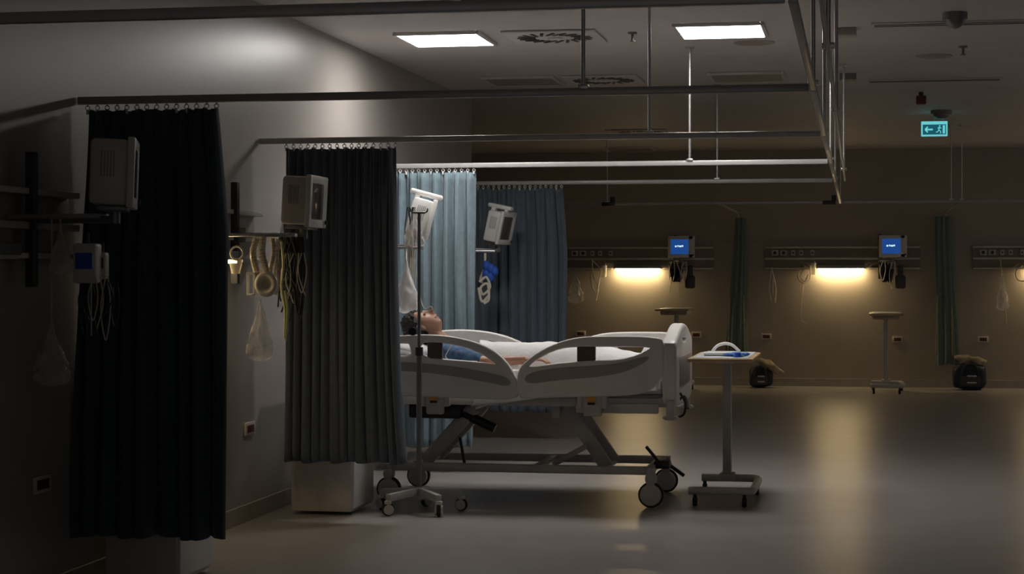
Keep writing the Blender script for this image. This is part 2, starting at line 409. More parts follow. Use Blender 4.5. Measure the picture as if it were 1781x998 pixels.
curtain(-3.36, -2.46, BY[4], ZT, .25, 11, .058, 'clothshade', 'shaded slate blue curtain beyond the light blue one', 31, 0, .04)
def bunch(x, label, s=1., seed=0, w0=.055, w1=.13, zb=.34):   # tied curtain hanging against the back wall
    y = YB - .16; rn = random.Random(seed)
    t = thing('privacy_curtain', label, 'curtain', (x, y, zb))
    b = bmesh.new(); nz, n = 40, 72; rows = []; ph = rn.uniform(0, 6)
    for j in range(nz + 1):
        w = j / nz; z = ZT - .01 + (zb - ZT + .01) * w
        rad = w0 + (w1 - w0) * min(1, (w * 1.05) ** 1.1); cx = .03 * math.sin(w * 2.5 + seed) + rn.uniform(-.001, .001); row = []
        for i in range(n):
            a = 2 * PI * i / n; r = 1 + .17 * math.sin(9 * a + ph + w * 1.1) + .08 * math.sin(5 * a + 2 * w)
            row.append(b.verts.new((x + cx + rad * r * math.cos(a), y + min(.08, rad * .7) * r * math.sin(a), z + .012 * math.sin(3 * a) * w)))
        rows.append(row)
    for j in range(nz):
        for i in range(n): b.faces.new((rows[j][i], rows[j][(i + 1) % n], rows[j + 1][(i + 1) % n], rows[j + 1][i]))
    b.faces.new(rows[0]); b.faces.new(rows[-1][::-1])
    obj('cloth', b, 'clothgreen', t, True)
    for dy in (-.05, 0, .05):
        h = bmesh.new(); cyl(h, (x, y + dy, ZT - .02), (x, y + dy, ZR - .01), .004, n=8); obj('curtain_hook', h, 'white', t, True)
    for q in (-.4, .25): # loose hanging edge cords
        obj('loose_edge', tb([(x + q * w1 * 2, y - .07, 1.15), (x + q * w1 * 2.2, y - .085, .8), (x + q * w1 * 2.4, y - .08, .4)], .009), 'coat', t, True)
    return t
bunch(-1.48, 'green curtain gathered and tied at the back wall, behind the overbed table', seed=2)
bunch(1.08, 'green curtain gathered at the back wall beside the black bag at the right', seed=5, w0=.09, w1=.125, zb=.30)

# ------------------------------------------------------------------ bed head units (built facing +X, running along +Y)
UL = 1.93
def head_unit(loc, rz, label, lit):
    ly = 1.08 if lit == 2 else .955
    t = thing('bedhead_unit', label, 'bedhead unit', loc, rz, None)
    obj('back_panel', bx((.012, UL / 2, 1.625), (.022, UL, .29), .003), 'unitpanel', t)
    for z, h in ((1.757, .026), (1.615, .03), (1.49, .024)):
        if z == 1.49:
            for a, b in ((0, .62), (1.29, UL)): obj('rail_bar', bx((.05, (a + b) / 2, z), (.05, b - a, h), .004), 'unitbar', t)
        else: obj('rail_bar', bx((.05, UL / 2, z), (.05, UL, h), .004), 'unitbar', t)
    for i, y in enumerate((.13, .24, .36, .46, .60)):
        s = bmesh.new(); box(s, (.031, y, 1.69), (.016, .085 if i < 2 else .05, .07), .004)
        so = obj('outlet', s, 'cream', t)
        c = bmesh.new(); cyl(c, (.0385, y, 1.69), (.0405, y, 1.69), .022 if i < 2 else .012, n=16); obj('socket_hole', c, 'dark' if i != 4 else 'red', so)
    l = obj('lamp_housing', bx((.065, ly, 1.515), (.10, .62, .05), .006), 'aludark', t)
    d = bmesh.new(); box(d, (.075, ly, 1.482), (.075, .57, .018), .004)
    obj('lamp_diffuser', d, {0: 'cream', 1: 'strip', 2: 'stripdim'}[int(lit)], l)
    v = bmesh.new(); box(v, (.075, 1.44, 1.64), (.04, .045, .56), .005); obj('vertical_track', v, 'dark', t)
    return t
U = [head_unit((XL, BY[i] + .50, 0), 0, lb, 2 if i == 1 else 0) for i, lb in enumerate((
    'bedhead rail unit on the left wall in the dark left foreground bay', 'bedhead rail unit on the left wall with a warm lamp, between the two dark curtains',
    'bedhead rail unit on the left wall above the occupied bed', 'bedhead rail unit on the left wall behind the light blue curtain'))]
def ux(u, v=450): return P(u, v, YB).x
XU = [ux(1330) - 2.57, ux(1330), ux(1330) + 2.57]
for x, lb in zip(XU, ('bedhead rail unit with warm lamp on the back wall, just beyond the bed foot', 'bedhead rail unit with warm lamp on the back wall between the two green curtains', 'bedhead rail unit on the back wall at the right edge')):
    head_unit((x, YB, 0), R(-90), lb, True)

# ------------------------------------------------------------------ monitors (screen towards local +X)
def monitor(loc, rz, label, tilt=0., arm=.4, armrot=None, on=False, armdir=None, dep=.13, frame='cream', hand=False):
    t = thing('patient_monitor', label, 'monitor', loc, rz)
    T = Matrix.Rotation(tilt, 4, 'Y')
    def f(name, b, m, par=None):
        bmesh.ops.transform(b, matrix=T, verts=b.verts); return obj(name, b, m, par or t)
    b = bmesh.new(); box(b, (-dep / 2 - .008, 0, 0), (dep, .315, .255), .02); hs = f('housing', b, frame)
    vb = bmesh.new()
    for k in range(5): box(vb, (-dep * .75 + k * .012, -.158, .03), (.005, .004, .10))
    f('cooling_slots', vb, 'bedinlay', hs)
    b = bmesh.new()
    box(b, (0, -.150, 0), (.03, .040, .275), .008); box(b, (0, .13, 0), (.03, .08, .275), .008)
    for sz in (-1, 1): box(b, (0, 0, sz * .115), (.03, .30, .045), .008)
    bz = f('bezel', b, 'white')
    sc = f('screen', bx((.004, -.02, .0), (.02, .225, .185), .003), 'screenblue' if on else 'glass')
    if on:
        b = bmesh.new()
        for k, wd in enumerate((.022, .014, .03, .018)): box(b, (.0145, -.068 + k * .028, .005 + (k % 2) * .004), (.003, wd, .02))
        f('readout', b, 'screenwhite', sc)
    k = bmesh.new(); cyl(k, (.012, .148, -.105), (.026, .148, -.105), .012, n=16); f('control_knob', k, 'dark', bz)
    b = bmesh.new(); box(b, (-.07, 0, -.14), (.12, .20, .02), .005); f('base_plate', b, 'aludark')
    if hand:
        b = bmesh.new(); box(b, (-dep * .5, -.06, .165), (dep + .09, .07, .036), .014); box(b, (-dep + .01, -.06, .14), (.04, .06, .05), .01); box(b, (0, -.06, .14), (.03, .06, .05), .01); f('carry_handle', b, 'white')
    if armdir is not None:   # arm to the vertical track, in local coordinates
        b = bmesh.new(); a = Vector((-.07, 0, -.165)); e = Vector(armdir); 
        cyl(b, a + Vector((0, 0, .03)), a - Vector((0, 0, .03)), .022); beam(b, a - Vector((0, 0, .015)), e, .05, .03, .006); cyl(b, e + Vector((0, 0, .04)), e - Vector((0, 0, .04)), .025)
        obj('support_arm', b, 'aludark', t)
    return t
def arm_to(loc, rz, target):    # target world -> local
    v = Vector(target) - Vector(loc); return Matrix.Rotation(-rz, 3, 'Z') @ v
def mon(u, v, Y, rz, label, tx, ty, **k):
    p = P(u, v, Y); return monitor(p, rz, label, armdir=arm_to(p, rz, (tx, ty, p.z - .17)), **k)
mon(231, 303, 6.98, R(19), 'grey patient monitor in the dark left foreground, mostly seen from its side', XL + .11, BY[0] + 1.94, tilt=R(2), dep=.15)
mon(550, 351, 9.55, R(1), 'patient monitor in front of the charcoal curtain', XL + .11, BY[1] + 1.94, tilt=R(3), dep=.14)
mon(748, 384, 12.45, R(15), 'white monitor with carry handle in front of the light blue curtain', XL + .11, BY[2] + 1.94, tilt=R(15), dep=.14, frame='white', hand=True)
mon(880, 397, 15.0, R(-8), 'white patient monitor in front of the slate blue curtain', XL + .11, BY[3] + 1.94, tilt=R(12), dep=.12, frame='white', hand=True)
mon(1185, 429, YB - .28, R(-90), 'monitor with glowing blue screen on the back wall, above the bed foot', XU[0] + 1.44, YB - .09, on=True, dep=.10)
mon(1553, 428, YB - .28, R(-90), 'monitor with glowing blue screen on the back wall, at the right', XU[1] + 1.44, YB - .09, on=True, dep=.10)

V = Vector
# ------------------------------------------------------------------ equipment hung on the units
def hanging(name, pts, r, m, label, cat, group=None, **k):
    b = bmesh.new()
    for q in pts: tube(b, q, r, **k)
    return single(name, b, m, label, cat, group)
def polybag(name, u0, v0, u1, v1, Y, label, m='poly', seed=0, cat='bag', tie=None, ty=None):
    a = P((u0 + u1) / 2, v0, Y); b_ = P((u0 + u1) / 2, v1, Y); W = (P(u1, v0, Y).x - P(u0, v0, Y).x) / 2
    b = bmesh.new(); n, nz = 24, 22; rows = []
    for j in range(nz + 1):
        w = j / nz; z = a.z + (b_.z - a.z) * w
        pr = (.08 + .92 * math.sin(min(1, w * 1.12) * PI / 2) ** 1.6) * (1 if w < .86 else math.sqrt(max(.02, 1 - ((w - .86) / .14) ** 2 * .9)))
        row = []
        for i in range(n):
            an = 2 * PI * i / n; cr = 1 + .34 * noise.noise(Vector((math.cos(an) * 2.2, math.sin(an) * 2.2, w * 7 + seed))) + .10 * math.sin(an * 5 + seed + w * 3)
            row.append(b.verts.new((a.x + W * pr * cr * math.cos(an), Y + W * .55 * pr * cr * math.sin(an), z)))
        rows.append(row)
    for j in range(nz):
        for i in range(n): b.faces.new((rows[j][i], rows[j][(i + 1) % n], rows[j + 1][(i + 1) % n], rows[j + 1][i]))
    b.faces.new(rows[0]); b.faces.new(rows[-1][::-1])
    if tie is not None: tube(b, [P((u0 + u1) / 2, tie, ty or Y), a.lerp(P((u0 + u1) / 2, tie, ty or Y), .5), a - V((0, 0, .02))], .004, n=6, sub=3)
    return single(name, b, m, label, cat)
def pp(Y, *uv, dy=0.): return [P(u, v, Y + (dy * (i % 2) if dy else 0)) for i, (u, v) in enumerate(uv)]
Y2 = 9.35
# wall bracket shelf under the near monitor
b = bmesh.new(); a = P(438, 408, 9.35); c = P(535, 414, 9.55)
beam(b, (XL + .09, a.y, a.z), (c.x, a.y, a.z - .005), .05, .018, .004)
single('equipment_bar', b, 'alu', 'short metal bar sticking out from the wall below the monitor at the charcoal curtain', 'bracket')
for i, (du, w) in enumerate(((441, 10), (452, 16), (466, 12), (478, 6))):
    pass
hanging('breathing_hose', [pp(Y2, (446, 414), (440, 440), (446, 470), (452, 492)), pp(Y2, (458, 412), (456, 440), (462, 468), (462, 488))], .017, 'hose',
        'pale ribbed breathing hose hanging lit by the wall lamp, left strand pair', 'hose', rib=.12)
hanging('breathing_hose', [pp(Y2 + .05, (474, 414), (476, 440), (470, 470), (474, 500)), pp(Y2 + .05, (484, 416), (482, 450), (484, 490), (478, 512))], .012, 'hose',
        'slimmer ribbed hose hanging to the right of the pale hose pair', 'hose', rib=.12)
b = bmesh.new(); c = P(463, 494, Y2 - .04); torus(b, c, .048, .016, 'Y', squash=1.05); torus(b, c, .033, .006, 'Y'); cyl(b, c + Vector((0, .012, 0)), c + Vector((0, .02, 0)), .034)
single('round_gauge', b, 'tubew', 'round white ring-shaped gauge hanging below the pale ribbed hoses', 'gauge')
b = bmesh.new(); c = P(437, 494, Y2 - .02); 
for dz in (-.055, .055): box(b, c + Vector((0, 0, dz)), (.045, .02, .012), .003)
for dx in (-.018, .018): box(b, c + Vector((dx, 0, 0)), (.010, .02, .12), .003)
single('plastic_bracket', b, 'white', 'small white rectangular bracket left of the round gauge', 'bracket')
b = bmesh.new(); c = P(412, 440, 9.3); torus(b, c, .034, .006, 'Y'); single('tubing_coil', b, 'tubew', 'pale coiled loop of tube above the warm wall lamp beside the near-black curtain', 'tube')
b = bmesh.new(); c = P(410, 466, 9.32); cyl(b, c + Vector((0, 0, -.03)), c + Vector((0, 0, .03)), .022, .034); cyl(b, c + Vector((0, 0, .03)), c + Vector((0, 0, .045)), .036)
single('suction_jar', b, 'bottle', 'small glowing translucent jar below the coiled loop on the left wall', 'jar')
polybag('plastic_bag', 430, 520, 476, 628, Y2, 'crumpled clear plastic bag hanging below the round gauge', seed=1)
hanging('tube_strand', [pp(Y2 + .1, (490, 420), (493, 460), (490, 500), (496, 540), (495, 588)), pp(Y2 + .1, (496, 505), (500, 540), (497, 592))], .0075, 'tubeg', 'pale yellow green tube dangling in front of the charcoal curtain edge', 'tube')
def tangle(n, Y, u0, u1, v0, v1, seed, sp=14):
    rn = random.Random(seed); out = []
    for _ in range(n):
        u = rn.uniform(u0, u1); vb = rn.uniform((v0 + v1) / 2, v1)
        if rn.random() < .5: out.append(pp(Y + rn.uniform(-.04, .04), (u, v0), (u + rn.uniform(-sp, sp), (v0 + vb) / 2), (u + rn.uniform(-sp, sp), vb)))
        else: out.append(pp(Y + rn.uniform(-.04, .04), (u, v0), (u - sp * .6, (v0 + vb) / 2), (u, vb), (u + sp * .6, (v0 + vb) / 2), (u + 4, v0)))
    return out
hanging('cable_bundle', tangle(24, Y2 + .18, 486, 526, 412, 562, 4), .005, 'cable', 'tangle of black cables dangling below the monitor at the charcoal curtain', 'cable')
hanging('cable_bundle', tangle(4, Y2 + .12, 496, 528, 440, 568, 9), .003, 'tube', 'thin clear leads mixed with the black cables by the charcoal curtain', 'cable')
# foreground bay, in the dark
def pump(u, v, Y, label, m='white', m2='bluecloth', s=(.07, .06, .13), rz=0.):
    p = P(u, v, Y); t = thing('infusion_pump', label, 'pump', p, rz)
    obj('case', bx((0, 0, 0), s, .012), m, t); obj('front_panel', bx((0, -s[1] / 2 - .002, .01), (s[0] * .7, .006, s[2] * .4), .002), m2, t)
    c = bmesh.new(); cyl(c, (0, 0, s[2] / 2 - .01), (0, 0, s[2] / 2 + .04), .008); obj('clamp', c, 'dark', t)
    return t
pump(152, 458, 7.0, 'pale pump case with blue panel hanging in the dark left bay', s=(.10, .07, .16))
pump(178, 462, 7.05, 'second narrower grey pump hanging in the dark left bay', 'cream', 'dark', (.045, .05, .11))
polybag('plastic_bag', 60, 560, 120, 672, 7.0, 'clear plastic bag hanging low on the dark left wall', seed=3, tie=380)
polybag('fluid_bag', 86, 392, 124, 480, 7.0, 'clear fluid bag hanging on the dark left wall beside the pumps', seed=5, tie=380)
hanging('cable_bundle', tangle(12, 7.0, 140, 200, 490, 600, 14), .0035, 'cable', 'black cables dangling below the pumps in the dark left bay', 'cable')
hanging('tube_strand', tangle(4, 6.95, 150, 200, 480, 605, 18), .003, 'tube', 'thin clear tubes dangling below the pumps in the dark left bay', 'tube')
b = bmesh.new(); a = P(120, 376, 7.0); beam(b, (XL + .09, a.y, a.z), (P(190, 390, 7.0).x, a.y, a.z), .06, .02); single('equipment_bar', b, 'alu', 'metal bar sticking out from the wall under the left foreground monitor', 'bracket')
# bay of the occupied bed
polybag('fluid_bag', 687, 452, 727, 545, 11.9, 'white fluid bag hanging beside the light blue curtain, left of the drip pole', 'white', seed=7, tie=430, ty=12.0)
polybag('plastic_bag', 704, 372, 738, 432, 12.0, 'clear crumpled bag hanging beneath the handled white monitor', seed=8, tie=362)
hanging('cable_bundle', tangle(8, 12.0, 700, 728, 400, 530, 24, 8), .0035, 'tube', 'clear and grey tubes hanging left of the light blue curtain', 'tube')
hanging('cable_bundle', tangle(4, 12.05, 700, 722, 360, 470, 25, 8), .0035, 'cable', 'dark cables hanging behind the drip pole at the light blue curtain', 'cable')
b = bmesh.new(); a = P(712, 431, 12.0); beam(b, (XL + .09, a.y, a.z), (P(735, 431, 12.0).x, a.y, a.z), .04, .02)
single('equipment_bar', b, 'alu', 'metal bar below the handled monitor at the light blue curtain', 'bracket')
# bay beyond
b = bmesh.new()
for k in range(5):
    p = P(846 + (k % 3) * 7, 462 + k * 5, 14.9); sph(b, p, (.035, .03, .045), sub=2)
b2 = bmesh.new(); merge(b2, b); single('blue_wrap', b2, 'bluecloth', 'bright blue wrapped bundle hanging at the edge of the slate curtain', 'cloth')
hanging('tube_coil', [pp(14.95, (844, 440), (843, 465), (836, 485), (842, 495)), pp(14.88, (834, 490), (846, 482), (852, 500), (840, 512), (836, 500), (848, 494), (850, 520), (842, 528)), pp(14.88, (832, 500), (838, 524), (850, 514))], .011, 'tubew', 'pale coiled tube hanging below the blue bundle', 'tube')
b = bmesh.new(); a = P(850, 437, 14.95); beam(b, (XL + .09, a.y, a.z), (P(862, 437, 14.95).x, a.y, a.z), .04, .02); single('equipment_bar', b, 'alu', 'metal bar below the white monitor at the slate curtain', 'bracket')
# back wall
YW = YB - .13
polybag('plastic_bag', 988, 470, 1014, 528, YW, 'pale plastic bag hanging at the left end of the back wall rail', seed=11, tie=467, ty=YB - .055)
hanging('tube_strand', [pp(YW, (1030, 452), (1032, 480), (1040, 500), (1036, 522)), pp(YW, (1030, 452), (1044, 470), (1040, 500), (1037, 522)), pp(YW, (1027, 470), (1028, 490), (1035, 512))], .007, 'tubew', 'pale tubes hanging from the back wall rail behind the bed', 'tube')
def jar(u, v, label, s=1.):
    p = P(u, v, YW + .01); t = thing('suction_jar', label, 'jar', p - Vector((0, 0, .07)))
    b = bmesh.new(); cyl(b, (0, 0, 0), (0, 0, .12), .036, .04, bev=.006); obj('jar_body', b, 'bottle', t)
    b = bmesh.new(); cyl(b, (0, 0, .12), (0, 0, .15), .043, bev=.004); cyl(b, (.02, 0, .15), (.02, 0, .175), .008); obj('lid', b, 'white', t)
jar(1050, 472, 'translucent jar hanging left of the left warm lamp on the back wall')
jar(1414, 468, 'translucent jar hanging left of the right warm lamp on the back wall')
hanging('tube_coil', [pp(YW, (1402, 464), (1390, 470), (1388, 484), (1398, 492), (1408, 484), (1408, 468), (1398, 462)), pp(YW, (1400, 466), (1392, 480), (1400, 489), (1406, 476))], .006, 'tubew', 'coiled pale tube hanging left of the right back wall lamp', 'tube')
hanging('tube_strand', [pp(YW, (1398, 490), (1394, 530), (1394, 556), (1402, 562))], .004, 'tube', 'long thin clear tube trailing down the back wall left of the right lamp', 'tube')
hanging('tube_strand', [pp(YW, (1342, 466), (1338, 500), (1341, 524)), pp(YW, (1342, 466), (1349, 500), (1348, 526)), pp(YW, (1345, 480), (1344, 510))], .008, 'tubew', 'looped pale tube hanging near the left end of the middle back wall rail', 'tube')
polybag('plastic_bag', 1733, 478, 1754, 540, YW, 'long pale bag hanging from the back wall rail at the right edge', seed=13, tie=467, ty=YB - .055)
hanging('tube_strand', [pp(YW, (1740, 450), (1742, 480)), pp(YW, (1742, 466), (1760, 466), (1772, 458)), pp(YW, (1748, 538), (1750, 562))], .006, 'tubeg', 'thin tube holding the long bag at the right edge', 'tube')
hanging('tube_coil', [pp(YW, (1778, 462), (1767, 472), (1770, 486), (1782, 488), (1790, 478)), ], .008, 'tubew', 'coiled pale tube at the right edge of the back wall', 'tube')
jar(1792, 478, 'translucent jar at the far right edge of the back wall')
for k, (uc, s) in enumerate(((1185, 'left'), (1551, 'right'))):
    p = P(uc - 12, 452, YB - .16)
    b = bmesh.new(); 
    for j in range(4): box(b, P(uc - 14 + j * 3, 470 + (j % 2) * 8, YB - .17), (.10, .06, .18), .02, Matrix.Rotation(R(6 * j - 8), 3, 'Y'))
    single('cuff_bundle', b, 'bag', 'dark folded cuff bundle hanging under the %s blue-screened monitor' % s, 'blood pressure cuff')
    b = bmesh.new(); c = P(uc + 15, 490, YB - .17); box(b, c, (.13, .08, .17), .03); box(b, c + Vector((0, 0, .14)), (.07, .06, .14), .01); single('equipment_case', b, 'dark', 'black equipment case hanging right of the cuff under the %s blue-screened monitor' % s, 'case')
    hanging('cable_bundle', tangle(6, YB - .2, uc - 20, uc + 6, 455, 512, 40 + k, 8), .005, 'tubew', 'pale looping leads under the %s blue-screened monitor' % s, 'cable')

# wall sockets (plate faces local +X)
def wsock(loc, rz, label, w=.13):
    t = thing('wall_socket', label, 'wall socket', loc, rz)
    obj('plate', bx((.005, 0, 0), (.010, w, .075), .003), 'cream', t)
    obj('socket_insert', bx((.0115, 0, 0), (.005, w * .68, .042), .002), 'red', t)
def xl_point(u, v):
    dx = (u - UC) / FPX; d = XL / (-math.sin(YAW) + math.cos(YAW) * dx)
    return Vector((XL, math.cos(YAW) * d + math.sin(YAW) * dx * d, CZ + (VH - v) / FPX * d))
wsock(xl_point(433, 745), 0, 'white framed red socket low on the left wall between the dark curtains', .17)
wsock(xl_point(71, 842), 0, 'socket low on the dark left wall at the left edge', .17)
for u, v, lb in ((1333, 585, 'small red socket on the back wall right of the overbed table'), (1561, 590, 'small red socket on the back wall just right of the far trolley post'), (1710, 590, 'small red socket on the back wall above the black bag at the right'), (1211, 582, 'small red socket on the back wall just right of the footboard'), (1010, 580, 'small red socket on the back wall just above the far bed rail')):
    p = P(u, v, YB); wsock(p, R(-90), lb)

# ------------------------------------------------------------------ bedside cabinets
def cabinet(x0, x1, y0, y1, h, label):
    t = thing('bedside_cabinet', label, 'cabinet', ((x0 + x1) / 2, (y0 + y1) / 2, 0)); w, d = x1 - x0, y1 - y0
    obj('body', bx((0, 0, h / 2 + .005), (w, d, h - .03), .006), 'cab', t)
    obj('top', bx((0, 0, h + .0), (w + .02, d + .02, .025), .006), 'cab', t)
    dr = obj('drawer', bx((w / 2 + .006, 0, h - .13), (.014, d - .03, .17), .003), 'white', t); obj('handle', tb([(w / 2 + .012, -.07, h - .13), (w / 2 + .035, -.06, h - .13), (w / 2 + .035, .06, h - .13), (w / 2 + .012, .07, h - .13)], .005), 'alu', dr)
    do = obj('door', bx((w / 2 + .006, 0, (h - .24) / 2 + .02), (.014, d - .03, h - .28), .003), 'white', t); obj('handle', tb([(w / 2 + .012, -.18, .35), (w / 2 + .035, -.18, .36), (w / 2 + .035, -.18, .46), (w / 2 + .012, -.18, .47)], .005), 'alu', do)
cabinet(-3.28, -2.915, 10.56, 11.04, .76, 'pale bedside cabinet showing below the charcoal curtain')
cabinet(-3.36, -3.02, 7.99, 8.45, .76, 'pale bedside cabinet below the near-black curtain at the bottom edge')

# ------------------------------------------------------------------ hospital bed
YN, YF = 11.14, 12.20       # near / far side rail planes
bed = thing('hospital_bed', 'white adjustable hospital bed with raised side rails and a patient', 'hospital bed', (-2.15, 11.67, 0))
def rail_part(name, uvs, holes, Y, m='bedplastic', ext=.009, bev=.011, it=2, parent=bed):
    f = lambda l: [(p.x, p.z) for p in (P(u, v, YN) for u, v in l)]
    me = plate([rnd_outline(f(uvs), it)] + [rnd_outline(f(h), 1) for h in holes], ext, bev)
    me.transform(Matrix.Translation((0, Y, 0)) @ Matrix.Rotation(R(90), 4, 'X'))
    return link(name, me, m, parent, True, True)
head_out = [(655, 590), (700, 586), (745, 584), (790, 588), (830, 598), (860, 612), (883, 634), (897, 660), (902, 684), (893, 691), (865, 692), (820, 690), (760, 687), (655, 685)]
head_h1 = [(664, 598), (712, 593), (716, 600), (720, 622), (664, 621)]
head_h2 = [(728, 593), (760, 592), (795, 597), (828, 607), (855, 622), (876, 641), (850, 634), (800, 629), (732, 624)]
foot_out = [(903, 676), (903, 650), (910, 636), (935, 616), (968, 599), (1004, 589), (1050, 587), (1148, 588), (1152, 600), (1152, 640), (1146, 662), (1128, 678), (1100, 685), (1000, 687), (915, 690), (905, 688)]
foot_h = [(912, 640), (930, 624), (962, 607), (992, 600), (1050, 600), (1132, 600), (1136, 607), (1112, 620), (1078, 628), (1036, 629), (968, 634), (930, 641)]
inl_h = [(658, 628), (730, 631), (790, 637), (850, 648), (888, 658), (888, 672), (850, 664), (785, 652), (725, 645), (658, 642)]
inl_f = [(915, 650), (965, 640), (1038, 636), (1085, 631), (1128, 618), (1128, 626), (1090, 646), (1040, 655), (970, 660), (915, 668)]
for Y, s in ((YN, 'near'), (YF, 'far')):
    off = -.021 if s == 'near' else .021
    rh = rail_part('side_rail', head_out, [head_h1, head_h2] if s == 'near' else [head_h1, [(783, 597), (812, 603), (840, 613), (862, 628), (790, 620)]], Y); rail_part('rail_inlay', inl_h, [], Y + off, 'bedinlay', .002, .002, 2, rh)
    if s == 'far':
        rf = rail_part('side_rail', [(u + 6, v + 2) for u, v in foot_out], [[(a + 6, b + 2) for a, b in foot_h]], Y)
    else: rf = rail_part('side_rail', foot_out, [foot_h], Y)
    rail_part('rail_inlay', inl_f, [], Y + off, 'bedinlay', .002, .002, 2, rf)
    for q, par in (((744, 594, 770, 627), rh), ((1004, 599, 1036, 632), rf)):
        a = P(q[0], q[1], YN); b_ = P(q[2], q[3], YN)
        obj('control_panel', bx(((a.x + b_.x) / 2, Y, (a.z + b_.z) / 2), (b_.x - a.x, .03, a.z - b_.z), .006), 'bedpanel' if s == 'near' else 'bedplastic', par, True)
    for uc in (756, 1030):  # mounting brackets with orange labels
        p = P(uc, 700, YN); br = bmesh.new(); sg = -1 if s == 'near' else 1
        yy = Y - sg * .02
        box(br, (p.x, yy, .645), (.17, .05, .085), .01); box(br, (p.x - .075, yy, .66), (.03, .07, .11), .006); box(br, (p.x + .075, yy, .66), (.03, .07, .11), .006)
        box(br, (p.x, yy, .59), (.11, .04, .07), .012)
        bo = obj('rail_bracket', br, 'bedmetal', bed, True)
        obj('orange_label', bx((p.x - .005, yy + sg * .027, .66), (.055, .006, .04), .002), 'orange', bo, True)
        obj('release_lever', bx((p.x - .005, yy + sg * .03, .633), (.045, .012, .014), .003), 'black', bo, True)
# deck / frame
b = bmesh.new()
for y in (11.27, 12.07): box(b, (-2.12, y, .635), (1.98, .04, .055), .006)
for x in (-3.08, -2.6, -2.1, -1.6, -1.16): box(b, (x, 11.67, .635), (.05, .80, .045), .006)
obj('upper_frame', b, 'bedmetal', bed, True)
b = bmesh.new(); box(b, (-2.13, 11.67, .672), (1.9, .82, .02), .006); obj('mattress_deck', b, 'bedinlay', bed, True)
for y in (11.22, 12.12): obj('foot_extension', bx((-1.43, y, .60), (.50, .045, .055), .006), 'bedmetal', bed, True)
# foot- and headboard (arched panel)
def board(x, th, label, z0=.67, name='footboard'):
    y0, y1, c = 11.14, 12.20, 11.67
    pts = [(y0, z0), (y0, .98), (y0 + .04, 1.005), (y0 + .16, 1.03), (y0 + .32, 1.07), (c, 1.095), (y1 - .32, 1.07), (y1 - .16, 1.03), (y1 - .04, 1.005), (y1, .98), (y1, z0), (y1 - .1, z0 - .04), (c, z0 - .05), (y0 + .1, z0 - .04)]
    hole = [(c - .16, 1.035), (c + .16, 1.035), (c + .14, .985), (c - .14, .985)]
    me = plate([rnd_outline(pts, 2), rnd_outline(hole, 2)], th / 2 - .018, .018)
    me.transform(Matrix.Translation((x, 0, 0)) @ Matrix(((0, 0, 1, 0), (1, 0, 0, 0), (0, 1, 0, 0), (0, 0, 0, 1))))
    o = link(name, me, 'bedplastic', bed, True, True)
    i = bmesh.new(); box(i, (x + (th / 2 if x > -2 else -th / 2), c, .82), (.006, .7, .18), .02); obj('board_inlay', i, 'bedinlay', o, True)
    return o
board(-1.105, .085, None); board(-3.22, .06, None, name='headboard')
for x in (-1.10,):
    for y in (11.17, 12.17):
        b = bmesh.new(); cyl(b, (x, y, .555), (x, y, .66), .028, bev=.005); cyl(b, (x, y, .54), (x, y, .565), .05, bev=.008); obj('corner_bumper', b, 'wheel', bed, True)
obj('power_cable', tb([(-1.05, 11.22, .70), (-1.02, 11.24, .64), (-1.03, 11.26, .57), (-1.08, 11.30, .55), (-1.10, 11.34, .60), (-1.04, 11.36, .67), (-1.01, 11.3, .60)], .008), 'cable', bed, True)
# lift arms
for (u0, v0, u1, v1) in ((985, 706, 1056, 812), (824, 708, 742, 800)):
    a = P(u0, v0, 11.55); c = P(u1, v1, 11.55)
    b = bmesh.new(); beam(b, a, c, .045, .085, .012); 
    for dy in (.34,): beam(b, a + Vector((0, dy, 0)), c + Vector((0, dy, 0)), .045, .085, .012)
    for q in (a, c): cyl(b, q + Vector((0, -.03, 0)), q + Vector((0, .37, 0)), .018)
    obj('lift_arm', b, 'bedmetal', bed, True)
a = P(1022, 775, 11.5); c = P(962, 808, 11.5);
for dy in (0, .38): obj('link_strut', beam(bmesh.new(), a + Vector((0, dy, 0)), c + Vector((0, dy, 0)), .03, .03), 'bedmetal', bed, True)
a = P(800, 760, 11.5); c = P(808, 805, 11.5); b = bmesh.new(); beam(b, a, c, .02, .018); obj('link_strut', b, 'black', bed, True)
p = P(967, 728, 11.5);
for y in (11.5, 11.85): obj('frame_post', bx((p.x, y, .575), (.055, .05, .12), .006), 'bedmetal', bed, True)
b = bmesh.new(); box(b, (-2.62, 11.6, .555), (.34, .30, .10), .02); cyl(b, (-2.45, 11.55, .53), (-2.25, 11.55, .44), .03); obj('motor_box', b, 'black', bed, True)
